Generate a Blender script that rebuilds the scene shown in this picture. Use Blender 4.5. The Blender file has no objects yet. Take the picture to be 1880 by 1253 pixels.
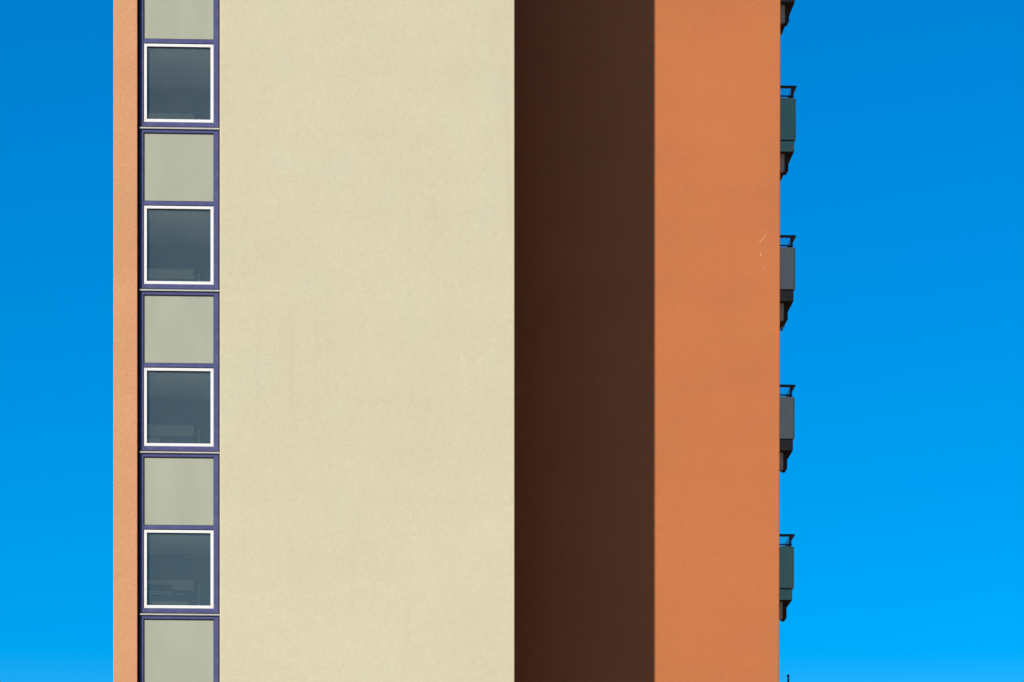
import bpy, bmesh, math, random
from mathutils import Vector

random.seed(7)
C = bpy.context.scene
COL = C.collection

# ------------------------------------------------------------------ camera
F_PX = 8890.0            # focal length in pixels of the 1880 px wide photograph
HORIZON = 2500.0         # photograph row of the horizon (far below the frame: rising lens)
EYE = 1.6
YAW = math.atan(490.0 / F_PX)
cam_d = bpy.data.cameras.new('camera')
cam = bpy.data.objects.new('camera', cam_d)
COL.objects.link(cam)
cam.location = (0, 0, EYE)
cam.rotation_euler = (math.radians(90), 0, -YAW)
cam_d.sensor_fit = 'HORIZONTAL'
cam_d.sensor_width = 36
cam_d.lens = 36 * F_PX / 1880
cam_d.shift_y = (HORIZON - 626.5) / 1880
cam_d.clip_start = 0.5
cam_d.clip_end = 8000
C.camera = cam

# ------------------------------------------------------------------ light
SUN_AZ = math.radians(50)     # how far the sun stands to the left of the wall's normal
SUN_EL = math.radians(33)
world = bpy.data.worlds.new('World')
C.world = world
world.use_nodes = True
wn = world.node_tree
for n in list(wn.nodes):
    wn.nodes.remove(n)
sky = wn.nodes.new('ShaderNodeTexSky')
sky.sky_type = 'NISHITA'
sky.sun_disc = False
sky.sun_elevation = SUN_EL
sky.sun_rotation = math.pi + SUN_AZ
sky.altitude = 500
sky.air_density = 1.0
sky.dust_density = 0.0
sky.ozone_density = 4.0
hs = wn.nodes.new('ShaderNodeHueSaturation')
hs.inputs['Hue'].default_value = 0.503
hs.inputs['Saturation'].default_value = 1.56
hs.inputs['Value'].default_value = 1.0
bg = wn.nodes.new('ShaderNodeBackground')
bg.inputs['Strength'].default_value = 0.091
wo = wn.nodes.new('ShaderNodeOutputWorld')
gm = wn.nodes.new('ShaderNodeGamma')
gm.inputs['Gamma'].default_value = 1.12
wn.links.new(sky.outputs[0], gm.inputs['Color'])
wn.links.new(gm.outputs[0], hs.inputs['Color'])
wn.links.new(hs.outputs[0], bg.inputs['Color'])
wn.links.new(bg.outputs[0], wo.inputs['Surface'])

sun_d = bpy.data.lights.new('sun', 'SUN')
sun_d.energy = 4.85
sun_d.angle = math.radians(0.5)
sun_d.color = (1.0, 0.95, 0.87)
sun = bpy.data.objects.new('sun', sun_d)
COL.objects.link(sun)
sun.location = (-60, -40, 80)
sdir = Vector((math.sin(SUN_AZ) * math.cos(SUN_EL), math.cos(SUN_AZ) * math.cos(SUN_EL), -math.sin(SUN_EL)))
sun.rotation_euler = sdir.to_track_quat('-Z', 'Y').to_euler()

C.view_settings.view_transform = 'Standard'
C.view_settings.look = 'None'
C.view_settings.gamma = 1
C.view_settings.use_curve_mapping = False
C.view_settings.exposure = 0.25
C.render.engine = 'CYCLES'
C.cycles.use_denoising = True
C.cycles.max_bounces = 8
C.cycles.transparent_max_bounces = 12

# ------------------------------------------------------------------ photograph -> world
AX = Vector((math.sin(YAW), math.cos(YAW), 0))
RT = Vector((math.cos(YAW), -math.sin(YAW), 0))
def at(px, py, y):
    """world point seen at photograph pixel (px, py) on the upright plane y = const"""
    d = AX + RT * ((px - 940) / F_PX) + Vector((0, 0, 1)) * ((HORIZON - py) / F_PX)
    t = y / d.y
    return Vector((d.x * t, y, EYE + d.z * t))
def X(px, y): return at(px, 0, y).x
def Z(py, y, px=None):
    if px is None: px = 1445 if y > YW + 5 else 330     # balconies to the right, windows to the left
    return at(px, py, y).z

YW = 82.2                                   # plane of the window frames
Y_CREAM = YW - 0.035
Y_STRIP = YW - 0.07
XC = X(944.5, Y_CREAM)                      # right-hand edge of the cream wall
lo, hi = 0.5, 6.0                           # depth of the recess: puts the shadow's edge on column 1203
for _ in range(50):
    m = (lo + hi) / 2
    if XC + m * math.tan(SUN_AZ) < X(1203, Y_CREAM + m): lo = m
    else: hi = m
Y_ORANGE = Y_CREAM + lo
Y_BALC = 89.15
TOP = 38.5
T = Vector((X(820, YW), YW, 0))             # base of the tower

# ------------------------------------------------------------------ materials
def mat(name):
    m = bpy.data.materials.new(name)
    m.use_nodes = True
    nt = m.node_tree
    return m, nt, nt.nodes['Principled BSDF']
def lnk(nt, a, b): nt.links.new(a, b)
def noise(nt, coord, scale, detail=3, rough=0.5, sx=1, sy=1, sz=1):
    mp = nt.nodes.new('ShaderNodeMapping')
    mp.inputs['Scale'].default_value = (sx, sy, sz)
    lnk(nt, coord, mp.inputs['Vector'])
    n = nt.nodes.new('ShaderNodeTexNoise')
    n.inputs['Scale'].default_value = scale
    n.inputs['Detail'].default_value = detail
    n.inputs['Roughness'].default_value = rough
    lnk(nt, mp.outputs[0], n.inputs['Vector'])
    return n.outputs['Fac']
def mrange(nt, v, a, b, c, d):
    r = nt.nodes.new('ShaderNodeMapRange')
    r.inputs[1].default_value, r.inputs[2].default_value = a, b
    r.inputs[3].default_value, r.inputs[4].default_value = c, d
    lnk(nt, v, r.inputs[0])
    return r.outputs[0]
def mul(nt, a, b, op='MULTIPLY'):
    n = nt.nodes.new('ShaderNodeMath'); n.operation = op
    for s, v in zip(n.inputs, (a, b)):
        if isinstance(v, (int, float)): s.default_value = v
        else: lnk(nt, v, s)
    return n.outputs[0]
def mixc(nt, f, a, b, mode='MIX'):
    n = nt.nodes.new('ShaderNodeMix'); n.data_type = 'RGBA'; n.blend_type = mode
    for s, v in ((n.inputs[0], f), (n.inputs[6], a), (n.inputs[7], b)):
        if isinstance(v, (int, float)): s.default_value = v
        elif isinstance(v, tuple): s.default_value = (*v, 1)
        else: lnk(nt, v, s)
    return n.outputs[2]

def stucco(name, col, grain=0.05, mottle=0.05, bump=0.35, warm=(1.04, 0.97, 0.94), joint=None, streaks=0.0):
    m, nt, p = mat(name)
    tc = nt.nodes.new('ShaderNodeTexCoord').outputs['Object']
    g = noise(nt, tc, 38, 4, 0.65)
    g2 = noise(nt, tc, 11, 3, 0.6)
    big = noise(nt, tc, 0.55, 4, 0.6)
    tint = noise(nt, tc, 0.9, 3, 0.55, 1, 1, 0.7)
    v = mul(nt, mrange(nt, g, 0.3, 0.7, 1 - grain, 1 + grain), mrange(nt, g2, 0.3, 0.7, 1 - grain * .45, 1 + grain * .45))
    v = mul(nt, v, mrange(nt, big, 0.32, 0.68, 1 - mottle, 1 + mottle))
    # day-joints of the render: faint wide horizontal and vertical brush-outs
    lifts = noise(nt, tc, 1.0, 2, 0.5, 0.12, 1, 1.6)
    v = mul(nt, v, mrange(nt, lifts, 0.35, 0.65, 1 - mottle * .5, 1 + mottle * .5))
    if streaks:
        s = noise(nt, tc, 1.0, 4, 0.65, 5.5, 5.5, 0.16)
        s2 = noise(nt, tc, 0.4, 2, 0.5)
        s = mul(nt, mrange(nt, s, 0.54, 0.74, 0, 1), mrange(nt, s2, 0.48, 0.62, 0, 1))
        v = mul(nt, v, mrange(nt, s, 0, 1, 1, 1 - streaks))
        sp = noise(nt, tc, 2.6, 5, 0.7)                       # a few small grey smudges
        v = mul(nt, v, mrange(nt, sp, 0.69, 0.78, 1, 1 - streaks * 1.2))
    if joint is not None:                                     # two coats of paint meet at one height
        sep = nt.nodes.new('ShaderNodeSeparateXYZ'); lnk(nt, tc, sep.inputs[0])
        zz = mul(nt, sep.outputs[2], mrange(nt, noise(nt, tc, 2.2, 3), 0.3, 0.7, -0.015, 0.015), 'ADD')
        v = mul(nt, v, mrange(nt, zz, joint - 0.012, joint + 0.012, 1.012, 0.992))
    c = mixc(nt, mrange(nt, tint, 0.35, 0.65, 0.0, 0.5), col, tuple(min(1, a * b) for a, b in zip(col, warm)))
    sc = nt.nodes.new('ShaderNodeVectorMath'); sc.operation = 'SCALE'
    lnk(nt, c, sc.inputs[0]); lnk(nt, v, sc.inputs['Scale'])
    lnk(nt, sc.outputs[0], p.inputs['Base Color'])
    p.inputs['Roughness'].default_value = 0.92
    p.inputs['Specular IOR Level'].default_value = 0.2
    b = nt.nodes.new('ShaderNodeBump')
    b.inputs['Strength'].default_value = bump
    b.inputs['Distance'].default_value = 0.012
    hgt = mul(nt, g, mul(nt, g2, 0.6), 'ADD')
    lnk(nt, hgt, b.inputs['Height']); lnk(nt, b.outputs[0], p.inputs['Normal'])
    return m

def paint(name, col, rough=0.4, var=0.06, scale=3.0, metal=0.0, spec=0.5, dirt=None):
    m, nt, p = mat(name)
    tc = nt.nodes.new('ShaderNodeTexCoord').outputs['Object']
    v = mul(nt, mrange(nt, noise(nt, tc, scale, 4, 0.6), 0.3, 0.7, 1 - var, 1 + var),
            mrange(nt, noise(nt, tc, scale * 14, 3, 0.6), 0.3, 0.7, 1 - var * .6, 1 + var * .6))
    sc = nt.nodes.new('ShaderNodeVectorMath'); sc.operation = 'SCALE'
    if dirt:
        f = mrange(nt, noise(nt, tc, 4.5, 5, 0.7), 0.52, 0.75, 0, 0.7)
        lnk(nt, mixc(nt, f, col, dirt), sc.inputs[0])
    else:
        sc.inputs[0].default_value = col
    lnk(nt, v, sc.inputs['Scale'])
    lnk(nt, sc.outputs[0], p.inputs['Base Color'])
    lnk(nt, mrange(nt, noise(nt, tc, scale * 2, 3), 0.3, 0.7, rough * .85, rough * 1.15), p.inputs['Roughness'])
    p.inputs['Metallic'].default_value = metal
    p.inputs['Specular IOR Level'].default_value = spec
    return m

M = {}
joint_z = Z(925, Y_CREAM, 680)
M['cream'] = stucco('cream_render', (0.648, 0.588, 0.388), 0.048, 0.018, 0.28, (1.03, 0.97, 0.93), joint_z, 0.045)
M['orange'] = stucco('orange_render', (0.565, 0.184, 0.063), 0.04, 0.03, 0.28, (1.02, 0.96, 0.98), None, 0.02)
M['peach'] = stucco('peach_render', (0.67, 0.33, 0.158), 0.055, 0.035, 0.4, (1.02, 0.95, 0.92))
M['dark_return'] = stucco('darkened_return_render', (0.035, 0.018, 0.014), 0.04, 0.03, 0.3)  # unseen return face, coloured near black to deepen the recess shade
M['purple'] = paint('violet_frame_paint', (0.085, 0.083, 0.195), 0.38, 0.08, 2.5, 0, 0.5, (0.15, 0.16, 0.24))
M['white'] = paint('white_sash_paint', (0.90, 0.87, 0.79), 0.3, 0.02, 3)
M['sill'] = paint('pale_sill_metal', (0.55, 0.54, 0.44), 0.5, 0.1, 6)
M['gasket'] = paint('black_gasket', (0.02, 0.02, 0.024), 0.6)
M['backing'] = paint('dark_gap', (0.03, 0.028, 0.03), 0.8)
def sage():
    m, nt, p = mat('sage_glass_panel')
    tc = nt.nodes.new('ShaderNodeTexCoord').outputs['Object']
    oi = nt.nodes.new('ShaderNodeObjectInfo')
    off = nt.nodes.new('ShaderNodeVectorMath'); off.operation = 'ADD'
    lnk(nt, tc, off.inputs[0]); lnk(nt, oi.outputs['Location'], off.inputs[1])
    v = mul(nt, mrange(nt, noise(nt, off.outputs[0], 1, 3, 0.5, 2.2, 1, 0.5), 0.3, 0.7, 0.95, 1.06),  # soft upright sheen put into the base colour
            mrange(nt, noise(nt, off.outputs[0], 1, 3, 0.6, 3, 1, 2.5), 0.3, 0.7, 0.985, 1.015))
    sc = nt.nodes.new('ShaderNodeVectorMath'); sc.operation = 'SCALE'
    sc.inputs[0].default_value = (0.435, 0.435, 0.305)
    lnk(nt, v, sc.inputs['Scale']); lnk(nt, sc.outputs[0], p.inputs['Base Color'])
    p.inputs['Roughness'].default_value = 0.16
    p.inputs['Specular IOR Level'].default_value = 0.35
    return m
M['spandrel'] = sage()
M['room'] = paint('room_plaster', (0.86, 0.86, 0.82), 0.8, 0.03, 1)
M['room_pale'] = paint('pale_lintel', (0.93, 0.90, 0.78), 0.6, 0.04, 2)
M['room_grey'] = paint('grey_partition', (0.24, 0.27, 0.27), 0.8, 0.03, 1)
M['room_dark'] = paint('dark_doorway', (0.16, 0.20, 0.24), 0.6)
M['room_white'] = paint('white_shelf', (0.8, 0.8, 0.75), 0.5)
M['teal'] = paint('teal_panel', (0.29, 0.70, 0.36), 0.2, 0.06, 2, 0, 1.0)
M['grey'] = paint('slate_panel', (0.86, 0.93, 0.60), 0.2, 0.05, 2, 0, 1.0)
M['charcoal'] = paint('charcoal_fascia', (0.19, 0.19, 0.15), 0.5, 0.06, 2)
M['rail'] = paint('black_rail_steel', (0.03, 0.035, 0.045), 0.4)
M['soffit'] = paint('dark_soffit', (0.07, 0.058, 0.045), 0.8, 0.15, 4)
M['pale_grey'] = paint('pale_grey_panel', (0.8, 0.78, 0.62), 0.6, 0.06, 3)
M['concrete'] = paint('roof_concrete', (0.32, 0.31, 0.29), 0.9, 0.1, 1)
M['terracotta'] = paint('terracotta', (0.50, 0.25, 0.11), 0.8, 0.1, 9)
M['brick'] = paint('dark_red_brick', (0.05, 0.024, 0.018), 0.9, 0.2, 3)
M['dark_pane'] = paint('dark_pane', (0.03, 0.03, 0.035), 0.1)
M['leaf'] = paint('dark_leaf', (0.035, 0.05, 0.03), 0.6, 0.2, 9)
M['scuff'] = paint('pale_scuff', (0.80, 0.46, 0.28), 0.9)

m, nt, p = mat('tinted_window_glass')          # clear pane: part reflection, part view into the room
out = nt.nodes['Material Output']
nt.nodes.remove(p)
tr = nt.nodes.new('ShaderNodeBsdfTransparent'); tr.inputs[0].default_value = (0.93, 0.97, 0.95, 1)
gl = nt.nodes.new('ShaderNodeBsdfGlossy'); gl.inputs['Roughness'].default_value = 0.0
gl.inputs['Color'].default_value = (0.97, 0.94, 0.80, 1)
du = nt.nodes.new('ShaderNodeBsdfDiffuse')                  # pale haze put into the glass, standing for light from room and sky
tc = nt.nodes.new('ShaderNodeTexCoord').outputs['Object']
lnk(nt, mixc(nt, noise(nt, tc, 2.0, 3), (0.76, 0.80, 0.70), (0.70, 0.76, 0.68)), du.inputs[0])
mx = nt.nodes.new('ShaderNodeMixShader'); mx.inputs[0].default_value = 0.05
m2 = nt.nodes.new('ShaderNodeMixShader')
lnk(nt, mrange(nt, noise(nt, tc, 1.3, 4, 0.6), 0.3, 0.7, 0.034, 0.046), m2.inputs[0])
lnk(nt, tr.outputs[0], mx.inputs[1]); lnk(nt, gl.outputs[0], mx.inputs[2])
lnk(nt, mx.outputs[0], m2.inputs[1]); lnk(nt, du.outputs[0], m2.inputs[2])
lnk(nt, m2.outputs[0], out.inputs['Surface'])
M['glass'] = m

m, nt, p = mat('frosted_glass')                # milky rail panes
out = nt.nodes['Material Output']
nt.nodes.remove(p)
tr = nt.nodes.new('ShaderNodeBsdfTransparent'); tr.inputs[0].default_value = (0.95, 0.98, 1, 1)
gl = nt.nodes.new('ShaderNodeBsdfGlossy'); gl.inputs['Roughness'].default_value = 0.05
df = nt.nodes.new('ShaderNodeBsdfTranslucent'); df.inputs[0].default_value = (0.9, 0.92, 0.92, 1)
ad = nt.nodes.new('ShaderNodeMixShader'); ad.inputs[0].default_value = 0.12
mx = nt.nodes.new('ShaderNodeMixShader'); mx.inputs[0].default_value = 0.34
lnk(nt, gl.outputs[0], ad.inputs[1]); lnk(nt, df.outputs[0], ad.inputs[2])
lnk(nt, tr.outputs[0], mx.inputs[1]); lnk(nt, ad.outputs[0], mx.inputs[2])
lnk(nt, mx.outputs[0], out.inputs['Surface'])
M['frosted'] = m

m, nt, p = mat('paved_ground')
tc = nt.nodes.new('ShaderNodeTexCoord').outputs['Object']
f = mrange(nt, noise(nt, tc, 0.08, 5, 0.6), 0.4, 0.6, 0, 1)
lnk(nt, mixc(nt, f, (0.115, 0.05, 0.027), (0.09, 0.04, 0.022)), p.inputs['Base Color'])
p.inputs['Roughness'].default_value = 0.95
M['ground'] = m

# ------------------------------------------------------------------ mesh helpers
def link(name, bm, material, parent=None, bevel=0.0, smooth=False):
    bmesh.ops.recalc_face_normals(bm, faces=bm.faces)
    if bevel:
        bmesh.ops.bevel(bm, geom=list(bm.edges), offset=bevel, segments=2, affect='EDGES', profile=0.6)
    me = bpy.data.meshes.new(name)
    bm.to_mesh(me); bm.free()
    me.materials.append(material)
    if smooth:
        for f in me.polygons: f.use_smooth = True
    o = bpy.data.objects.new(name, me)
    COL.objects.link(o)
    if parent: o.parent = parent
    return o
def add_box(bm, x0, x1, y0, y1, z0, z1, top=None):
    """box; top = (x0, x1) of the upper face when the sides lean"""
    t0, t1 = top or (x0, x1)
    v = [bm.verts.new(c) for c in ((x0, y0, z0), (x1, y0, z0), (x1, y1, z0), (x0, y1, z0),
                                   (t0, y0, z1), (t1, y0, z1), (t1, y1, z1), (t0, y1, z1))]
    for q in ((0, 1, 5, 4), (1, 2, 6, 5), (2, 3, 7, 6), (3, 0, 4, 7), (4, 5, 6, 7), (3, 2, 1, 0)):
        bm.faces.new([v[i] for i in q])
def box(name, m, parent, x0, x1, y0, y1, z0, z1, bevel=0.0, top=None):
    bm = bmesh.new(); add_box(bm, x0, x1, y0, y1, z0, z1, top)
    return link(name, bm, m, parent, bevel)
def ring(bm, x0, x1, z0, z1, wl, wr, wb, wt, y0, y1, c=0.008):
    """mitred rectangular frame, front at y0, back at y1, both front edges chamfered by c"""
    def loop(a, y):       # a = 0 outer outline .. 1 inner opening, with an inset in metres beyond it
        k, s = a
        return [bm.verts.new(q) for q in ((x0 + wl * k + s, y, z0 + wb * k + s), (x1 - wr * k - s, y, z0 + wb * k + s),
                                          (x1 - wr * k - s, y, z1 - wt * k - s), (x0 + wl * k + s, y, z1 - wt * k - s))]
    L = [loop((0, 0), y1), loop((0, 0), y0 + c), loop((0, c), y0), loop((1, -c), y0), loop((1, 0), y0 + c), loop((1, 0), y1)]
    for a, b in zip(L, L[1:] + L[:1]):
        for i in range(4):
            j = (i + 1) % 4
            bm.faces.new((a[i], a[j], b[j], b[i]))
def tag(o, label=None, cat=None, group=None, kind=None):
    for k, v in (('label', label), ('category', cat), ('group', group), ('kind', kind)):
        if v: o[k] = v
    return o
def copy_tree(o, parent):
    c = o.copy(); COL.objects.link(c); c.parent = parent
    for ch in o.children: copy_tree(ch, c)
    return c

# ------------------------------------------------------------------ ground
bm = bmesh.new()
bmesh.ops.create_circle(bm, cap_ends=True, radius=4000, segments=96)
g = link('ground', bm, M['ground'])
g['kind'] = 'structure'

# ------------------------------------------------------------------ unseen brick block added out of frame to the right, darkens the recess
blk = bpy.data.objects.new('unseen_shading_block', None); COL.objects.link(blk)
blk.location = (22, 56, 0)
tag(blk, 'unseen dark red brick block added across the yard to shade the tower recess', 'building')
box('wall', M['brick'], blk, 0, 14, -56, 28, 0, 45)
box('roof', M['concrete'], blk, -0.3, 14.3, -56.3, 28.3, 45.002, 45.4)
wp = None
for fl in range(16):
    for k in range(16):
        if wp is None:
            wp = box('window', M['white'], blk, -0.03, 0.0, -0.8, 0.8, 0, 1.4)
            box('pane', M['dark_pane'], wp, -0.045, -0.031, -0.72, 0.72, 0.08, 1.32)
            w = wp
        else: w = copy_tree(wp, blk)
        w.location = (0, -53 + 5.2 * k, 1.2 + 2.75 * fl)

# ------------------------------------------------------------------ the tower
tower = bpy.data.objects.new('apartment_tower', None)
COL.objects.link(tower)
tower.location = T
tag(tower, 'tall rendered apartment tower in cream and orange with a window column and side balconies', 'building')
def lx(px, y): return X(px, y) - T.x
def ly(y): return y - T.y
WALL = 0.32
yc, yo, ys, yw = ly(Y_CREAM), ly(Y_ORANGE), ly(Y_STRIP), 0.0
ye = yo + 14.0                                   # back of the tower
x_strip0, x_strip1 = lx(208.2, Y_STRIP), lx(252, Y_STRIP)
x_cr0, x_cr1 = lx(403.5, Y_CREAM), lx(944.5, Y_CREAM)
box('cream_wall', M['cream'], tower, x_cr0, x_cr1, yc, yc + WALL, 0, TOP, 0.012)
box('recess_return', M['dark_return'], tower, x_cr1 - WALL, x_cr1 - 0.006, yc + WALL, yo, 0, TOP)
# the right-hand edge of the orange wall stands slightly out of plumb
zt, zb = Z(0, Y_ORANGE), Z(1253, Y_ORANGE)
xt, xb = lx(1433.2, Y_ORANGE), lx(1430.8, Y_ORANGE)
sl = (xt - xb) / (zt - zb)
x_or_b, x_or_t = xb - sl * zb, xb + sl * (TOP - zb)
box('orange_wall', M['orange'], tower, x_cr1 - WALL, x_or_b, yo, yo + WALL, 0, TOP, 0.018, top=(x_cr1 - WALL, x_or_t))
box('side_wall', M['orange'], tower, x_or_b - WALL, x_or_b - 0.004, yo + WALL, ye, 0, TOP, top=(x_or_t - WALL, x_or_t - 0.004))
box('corner_pilaster', M['peach'], tower, x_strip0, x_strip1, ys, ys + 0.5, 0, TOP, 0.008)
box('side_wall', M['peach'], tower, x_strip0 + 0.004, x_strip0 + WALL, ys + 0.5, ye, 0, TOP)
box('rear_wall', M['cream'], tower, x_strip0, x_or_b, ye, ye + WALL, 0, TOP)
bm = bmesh.new()
add_box(bm, x_strip0, x_cr1, ys + 0.1, yo + 0.1, TOP, TOP + 0.4)
add_box(bm, x_strip0, x_or_t, yo + 0.1, ye + WALL, TOP, TOP + 0.4)
r = link('roof', bm, M['concrete'], tower)
# dark lining behind the joint on each side of the window column
bm = bmesh.new()
x_f0, x_f1 = lx(257.2, YW), lx(401.6, YW)
add_box(bm, x_strip1 - 0.02, x_f0 + 0.03, yw + 0.045, yw + 0.3, 0, TOP)
add_box(bm, x_f1 - 0.03, x_cr0 + 0.03, yw + 0.045, yw + 0.3, 0, TOP)
box_l = link('joint_lining', bm, M['backing'], tower); box_l['kind'] = 'stuff'

# ---- one storey of the window column (origin: its sill line)
S = F_PX / YW
PITCH = 297.5 / S
def u(p): return p / S
def make_window():
    bm = bmesh.new()
    ring(bm, x_f0, x_f1, u(1.6), u(295.6), u(6.8), u(8.8), u(8.6), u(8.6), yw, yw + 0.12)
    w = link('window', bm, M['purple'], tower)
    bm = bmesh.new()                                                  # transom with its own chamfers
    xi0, xi1 = x_f0 + u(6.8) , x_f1 - u(8.8)
    add_box(bm, xi0 - 0.02, xi1 + 0.02, yw + 0.004, yw + 0.1, u(154.8), u(162.4))
    link('transom', bm, M['purple'], w, 0.006)
    bm = bmesh.new()
    ring(bm, xi0 - 0.002, xi1 + 0.002, u(162.2), u(287.2), u(1.2), u(1.2), u(1.0), u(1.6), yw + 0.012, yw + 0.07, 0.001)
    link('gasket', bm, M['gasket'], w)
    box('spandrel_panel', M['spandrel'], w, xi0 + u(0.8), xi1 - u(0.8), yw + 0.018, yw + 0.034, u(163), u(286.2))
    bm = bmesh.new()                                                  # shadow gap round the white sash
    ring(bm, xi0 - 0.002, xi1 + 0.002, u(10), u(155), u(1.0), u(0.8), u(0.5), u(1.2), yw + 0.024, yw + 0.1, 0.001)
    link('gasket', bm, M['gasket'], w)
    bm = bmesh.new()
    ring(bm, xi0 + u(0.5), xi1 - u(0.4), u(10.2), u(153.6), u(5.3), u(5.6), u(5.6), u(5.2), yw + 0.01, yw + 0.09, 0.004)
    s = link('sash', bm, M['white'], w)
    bm = bmesh.new()
    gx0, gx1 = xi0 + u(5.8), xi1 - u(6.0)
    ring(bm, gx0 - 0.002, gx1 + 0.002, u(15.6), u(148.6), u(0.9), u(0.7), u(0.5), u(1.2), yw + 0.03, yw + 0.06, 0.001)
    link('gasket', bm, M['gasket'], w)
    box('pane', M['glass'], w, gx0 + 0.003, gx1 - 0.003, yw + 0.044, yw + 0.050, u(16.1), u(147.6))
    bm = bmesh.new()                                                  # sloping metal sill under the unit
    v = [(yw - 0.024, 0.000), (yw - 0.024, -0.024), (yw - 0.021, -0.027), (yw + 0.1, -0.012), (yw + 0.1, 0.012)]
    a = [bm.verts.new((x_f0 - 0.012, y, z)) for y, z in v]
    b = [bm.verts.new((x_f1 + 0.010, y, z)) for y, z in v]
    bm.faces.new(a); bm.faces.new(b)
    for i in range(5): bm.faces.new((a[i], a[(i + 1) % 5], b[(i + 1) % 5], b[i]))
    link('sill', bm, M['sill'], w)
    return w

# ---- the room seen through the pane, 3.5 m deep
L = 3.5
YR = YW + L
def make_room():
    bm = bmesh.new()
    add_box(bm, x_strip0 + WALL + 0.02, x_f1 + 0.3, yw + 0.34, yw + L, u(172) - PITCH + 0.5, u(172))
    for f in list(bm.faces):
        if abs(f.calc_center_median().y - (yw + 0.34)) < 1e-4: bm.faces.remove(f)
    rm = link('room', bm, M['room'], tower)
    # offsets measured on the lowest pane, carried back to the far wall
    zs = Z(1127.5, YW)
    def rx(px): return lx(px, YR)
    def rz(py): return Z(py, YR) - zs
    y1 = yw + L - 0.004
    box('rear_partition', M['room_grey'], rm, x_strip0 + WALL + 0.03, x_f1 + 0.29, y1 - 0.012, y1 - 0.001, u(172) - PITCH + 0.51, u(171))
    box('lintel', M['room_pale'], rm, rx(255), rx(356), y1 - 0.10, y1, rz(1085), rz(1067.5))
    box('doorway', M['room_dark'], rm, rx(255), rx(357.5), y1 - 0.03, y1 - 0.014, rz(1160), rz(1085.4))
    box('door_jamb', M['room_pale'], rm, rx(363.5), rx(366.5), y1 - 0.04, y1, rz(1160), rz(1074))
    return rm
def room_bits(rm, bits):
    zs = Z(1127.5, YW)
    y1 = yw + L - 0.004
    for name, m, a, b, c, d in bits:
        box(name, M[m], rm, lx(a, YR), lx(b, YR), y1 - 0.16, y1 - 0.11, Z(d, YR) - zs, Z(c, YR) - zs)

w0, r0 = make_window(), make_room()
sill_rows = [1127.5 + 297.5 * k for k in (-4, -3, -2, -1, 0, 1)]
rooms = {}
for k, py in enumerate(sill_rows):
    z = Z(py, YW)
    w = w0 if k == 0 else copy_tree(w0, tower)
    rm = r0 if k == 0 else copy_tree(r0, tower)
    w.location = (0, 0, z); rm.location = (0, 0, z)
    rooms[k] = rm
room_bits(rooms[4], (('cupboard', 'room_grey', 262, 316, 1077.5, 1087.5), ('shelf', 'room_pale', 262, 316, 1088.5, 1090),
                     ('shelf', 'room_white', 262, 317, 1092, 1094.3), ('strip_light', 'room_white', 324, 335, 1092.5, 1095),
                     ('counter', 'room_pale', 279, 344, 1107, 1125)))
room_bits(rooms[3], (('shelf', 'room_pale', 262, 357, 1086.5, 1089), ('picture', 'room_pale', 271, 293, 1093, 1102)))
room_bits(rooms[2], (('screen', 'room_pale', 300, 346, 1096, 1108),))
# rest of the slot above and below the window units
zl, zh = Z(sill_rows[-1], YW), Z(sill_rows[0], YW) + PITCH
box('infill_panel', M['spandrel'], tower, x_f0, x_f1, yw + 0.02, yw + 0.3, 0, zl - 0.04)
box('infill_panel', M['spandrel'], tower, x_f0, x_f1, yw + 0.02, yw + 0.3, zh + 0.02, TOP)

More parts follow.
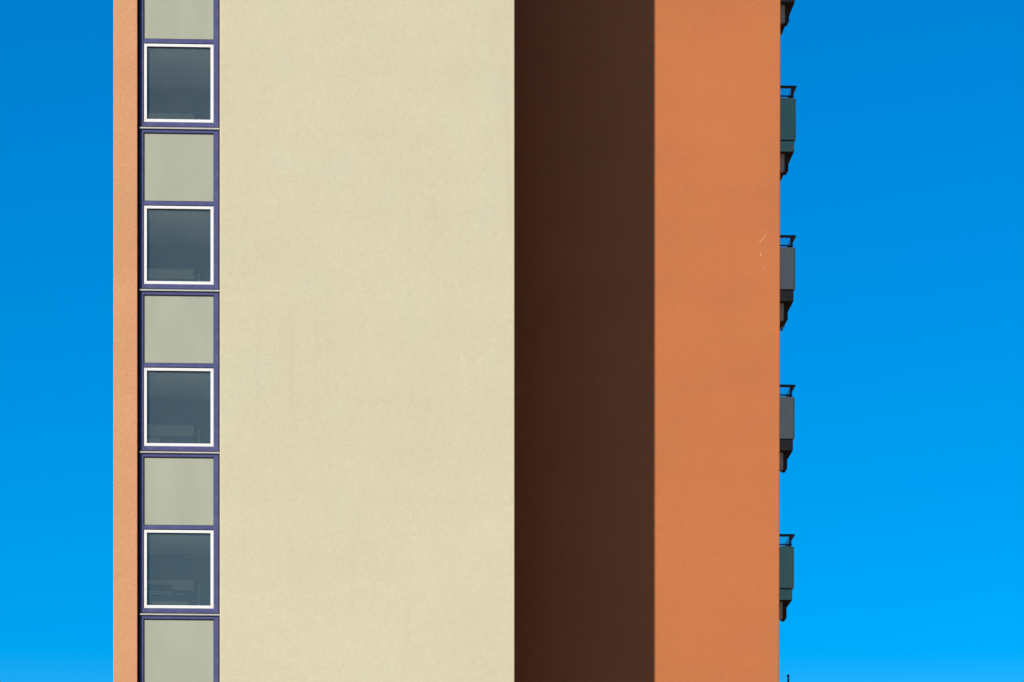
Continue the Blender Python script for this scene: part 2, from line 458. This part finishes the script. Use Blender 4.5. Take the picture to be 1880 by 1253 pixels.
# ---- balconies on the right-hand side wall (origin: handrail top row)
SB = F_PX / Y_BALC
yb = ly(Y_BALC)
def bz(py): return (157.5 - py) / SB            # height below the handrail's top, from row-1 pixels
def bx(px): return lx(px, Y_BALC)
xin = x_or_b - 0.002 - 0.03                     # into the side wall
DEEP = 2.2
def make_balcony(panel, fascia):
    yf = yb
    b = box('balcony', M['soffit'], tower, xin, bx(1457.4), yf + 0.012, yf + DEEP, bz(279.2), bz(262))
    bm = bmesh.new()
    add_box(bm, xin, bx(1458.2), yf, yf + 0.06, bz(278.6), bz(259.6))
    link('fascia', bm, M[fascia], b, 0.004)
    box('fascia', M[fascia], b, bx(1458.2) - 0.05, bx(1458.2), yf + 0.062, yf + DEEP, bz(278.6), bz(259.6))
    box('shadow_gap', M['rail'], b, xin, bx(1457.6), yf + 0.02, yf + 0.05, bz(259.8), bz(256.8))
    box('end_panel', M[panel], b, xin, bx(1458.4), yf - 0.012, yf + 0.012, bz(257.0), bz(180), 0.004)
    box('side_panel', M['teal'], b, bx(1458.9), bx(1461.2), yf + 0.0, yf + DEEP, bz(256), bz(180.4))
    bm = bmesh.new()                             # flat-topped handrail round the outer corner
    hw = 0.05
    add_box(bm, xin, bx(1462.2), yf - 0.03, yf + 0.04, bz(161.6), bz(157.5))
    link('handrail', bm, M['rail'], b, 0.006)
    box('handrail', M['rail'], b, bx(1462.2) - 0.075, bx(1462.2) - 0.003, yf + 0.042, yf + DEEP, bz(161.4), bz(157.8))
    box('post', M['rail'], b, bx(1452.4), bx(1456.2), yf - 0.012, yf + 0.028, bz(180.5), bz(161.2))
    box('rail_bar', M['rail'], b, xin, bx(1457.5), yf - 0.02, yf + 0.02, bz(177.4), bz(175.6))
    box('bracket', M['rail'], b, bx(1448), bx(1452), yf - 0.008, yf + 0.022, bz(180), bz(177))
    box('frosted_pane', M['frosted'], b, xin, bx(1452.8), yf + 0.002, yf + 0.010, bz(179.6), bz(161.4))
    # below the slab: pale boxed pipe and the deep dark downstand
    box('pipe_casing', M['pale_grey'], b, xin, bx(1441.8), yf + 0.16, yf + 0.3, bz(311.5), bz(279.4))
    bm = bmesh.new()                             # dark hanging post beside it, its foot splayed off
    yp0, yp1 = yf + 0.2, yf + 0.36
    pz = lambda p: Z(p, yp0 + T.y) - Z(157.5, Y_BALC)
    px_ = lambda p: lx(p, yp0 + T.y)
    out_ = [(px_(1437), bz(279.4)), (px_(1447.6), bz(279.4)), (px_(1447.6), pz(312.5)), (px_(1444.6), pz(317.6)), (px_(1439.5), pz(317.6)), (px_(1437), pz(313))]
    fa = [bm.verts.new((x, yp0, z)) for x, z in out_]; fb = [bm.verts.new((x, yp1, z)) for x, z in out_]
    bm.faces.new(fa); bm.faces.new(fb)
    for k in range(6): bm.faces.new((fa[k], fa[(k + 1) % 6], fb[(k + 1) % 6], fb[k]))
    link('hanging_post', bm, M['soffit'], b)
    return b
looks = [('grey', 'charcoal'), ('teal', 'teal'), ('grey', 'charcoal'), ('grey', 'charcoal'), ('teal', 'teal'), ('grey', 'charcoal')]
protos = {}
for k, lk in enumerate(looks):
    if lk in protos: b = copy_tree(protos[lk], tower)
    else: b = protos[lk] = make_balcony(*lk)
    row = 158 + 274.4 * (k - 1)
    b['label'] = 'balcony with teal green end panel and fascia' if lk[0] == 'teal' else 'balcony with slate grey end panel above a charcoal fascia'
    b.location = ((-1.15 * (k - 1)) / SB, 0, Z(row, Y_BALC))

# ---- pale scuffs on the orange wall
def scuff(pts, wd):
    bm = bmesh.new()
    prev = None
    for i, (px, py) in enumerate(pts):
        c = at(px, py, Y_ORANGE) - T
        h = wd[i] / 2
        q = [bm.verts.new((c.x - h, yo - 0.003, c.z + h * .6)), bm.verts.new((c.x + h, yo - 0.003, c.z - h * .6)),
             bm.verts.new((c.x, yo + 0.004, c.z))]
        if prev:
            for a, d in ((0, 1), (1, 2), (2, 0)): bm.faces.new((prev[a], prev[d], q[d], q[a]))
        prev = q
    return link('scuff', bm, M['scuff'], tower)
scuff([(1394.8, 445), (1397.5, 442), (1401, 439.3), (1403.5, 435.5), (1406, 431), (1409, 428.3)], [.014, .008, .011, .008, .005, .004])
scuff([(1396.9, 465), (1397.0, 468.5), (1397.3, 470.3)], [.006, .018, .006])
scuff([(1400.6, 488), (1401.6, 491), (1403.6, 494.5), (1405, 497.3)], [.004, .006, .01, .012])

# ------------------------------------------------------------------ things on the balconies
def P(px, py, y): return at(px, py, y)
# hanging pot under the second balcony
pot = bpy.data.objects.new('hanging_flowerpot', None); COL.objects.link(pot)
yp = Y_BALC + 0.5
base = P(1438, 601, yp); pot.location = base
tag(pot, 'small brown flowerpot with dark trailing stems hanging under a grey balcony', 'flowerpot')
bm = bmesh.new()
bmesh.ops.create_cone(bm, cap_ends=True, segments=14, radius1=0.026, radius2=0.036, depth=0.055)
for v in bm.verts: v.co.z += 0.03
link('pot', bm, M['terracotta'], pot)
bm = bmesh.new()
random.seed(3)
def strand(bm, pts, r):
    prev = None
    for p3 in pts:
        q = [bm.verts.new((p3[0] + r * math.cos(a), p3[1] + r * math.sin(a), p3[2])) for a in (0, 2.1, 4.2)]
        if prev:
            for i in range(3): bm.faces.new((prev[i], prev[(i + 1) % 3], q[(i + 1) % 3], q[i]))
        prev = q
for i in range(9):
    x0, y0 = random.uniform(-.07, .01), random.uniform(-.04, .02)
    pts = [(x0 * t - .03 * (1 - t) * 0 - .02 * t, y0, .10 - .2 * t * (0.6 + .4 * random.random()) + .03 * math.sin(3 * t)) for t in [j / 5 for j in range(6)]]
    strand(bm, pts, .006)
for i in range(26):
    c = Vector((random.uniform(-.085, -.02), random.uniform(-.05, .03), random.uniform(-.075, .08)))
    a = random.uniform(0, 6.3); s = random.uniform(.010, .02)
    d1 = Vector((math.cos(a), .3, math.sin(a))) * s; d2 = Vector((-math.sin(a), .4, math.cos(a))) * s * .5
    bm.faces.new([bm.verts.new(c - d1), bm.verts.new(c + d2), bm.verts.new(c + d1), bm.verts.new(c - d2)])
fo = link('foliage', bm, M['leaf'], pot); fo['kind'] = 'stuff'
# closed parasol pole rising from the balcony below the frame
pole = bpy.data.objects.new('parasol_pole', None); COL.objects.link(pole)
yq = Y_BALC + 0.35
b0 = P(1447.2, 1255, yq); zfloor = Z(158 + 274.4 * 4 + 98, Y_BALC)
pole.location = (b0.x, yq, zfloor)
tag(pole, 'thin black pole with a knob on top rising above the lowest balcony rail', 'pole')
bm = bmesh.new()
hh = Z(1245.5, yq) - zfloor
bmesh.ops.create_cone(bm, cap_ends=True, segments=12, radius1=0.0205, radius2=0.0195, depth=hh)
for v in bm.verts: v.co.z += hh / 2
link('shaft', bm, M['rail'], pole, smooth=True)
bm = bmesh.new()
z1 = Z(1238.8, yq) - zfloor
for ra, za in ((0.010, hh - 0.005),):
    pass
prof = [(0.008, hh - 0.01), (0.008, hh + 0.012), (0.024, hh + 0.018), (0.026, z1 - 0.02), (0.016, z1 - 0.004), (0.004, z1)]
prev = None
for rr, zz in prof:
    q = [bm.verts.new((rr * math.cos(k * math.pi / 6), rr * math.sin(k * math.pi / 6), zz)) for k in range(12)]
    if prev:
        for k in range(12): bm.faces.new((prev[k], prev[(k + 1) % 12], q[(k + 1) % 12], q[k]))
    prev = q
link('knob', bm, M['rail'], pole)
print('recess depth', Y_ORANGE - Y_CREAM, 'balcony behind', Y_BALC - Y_ORANGE)
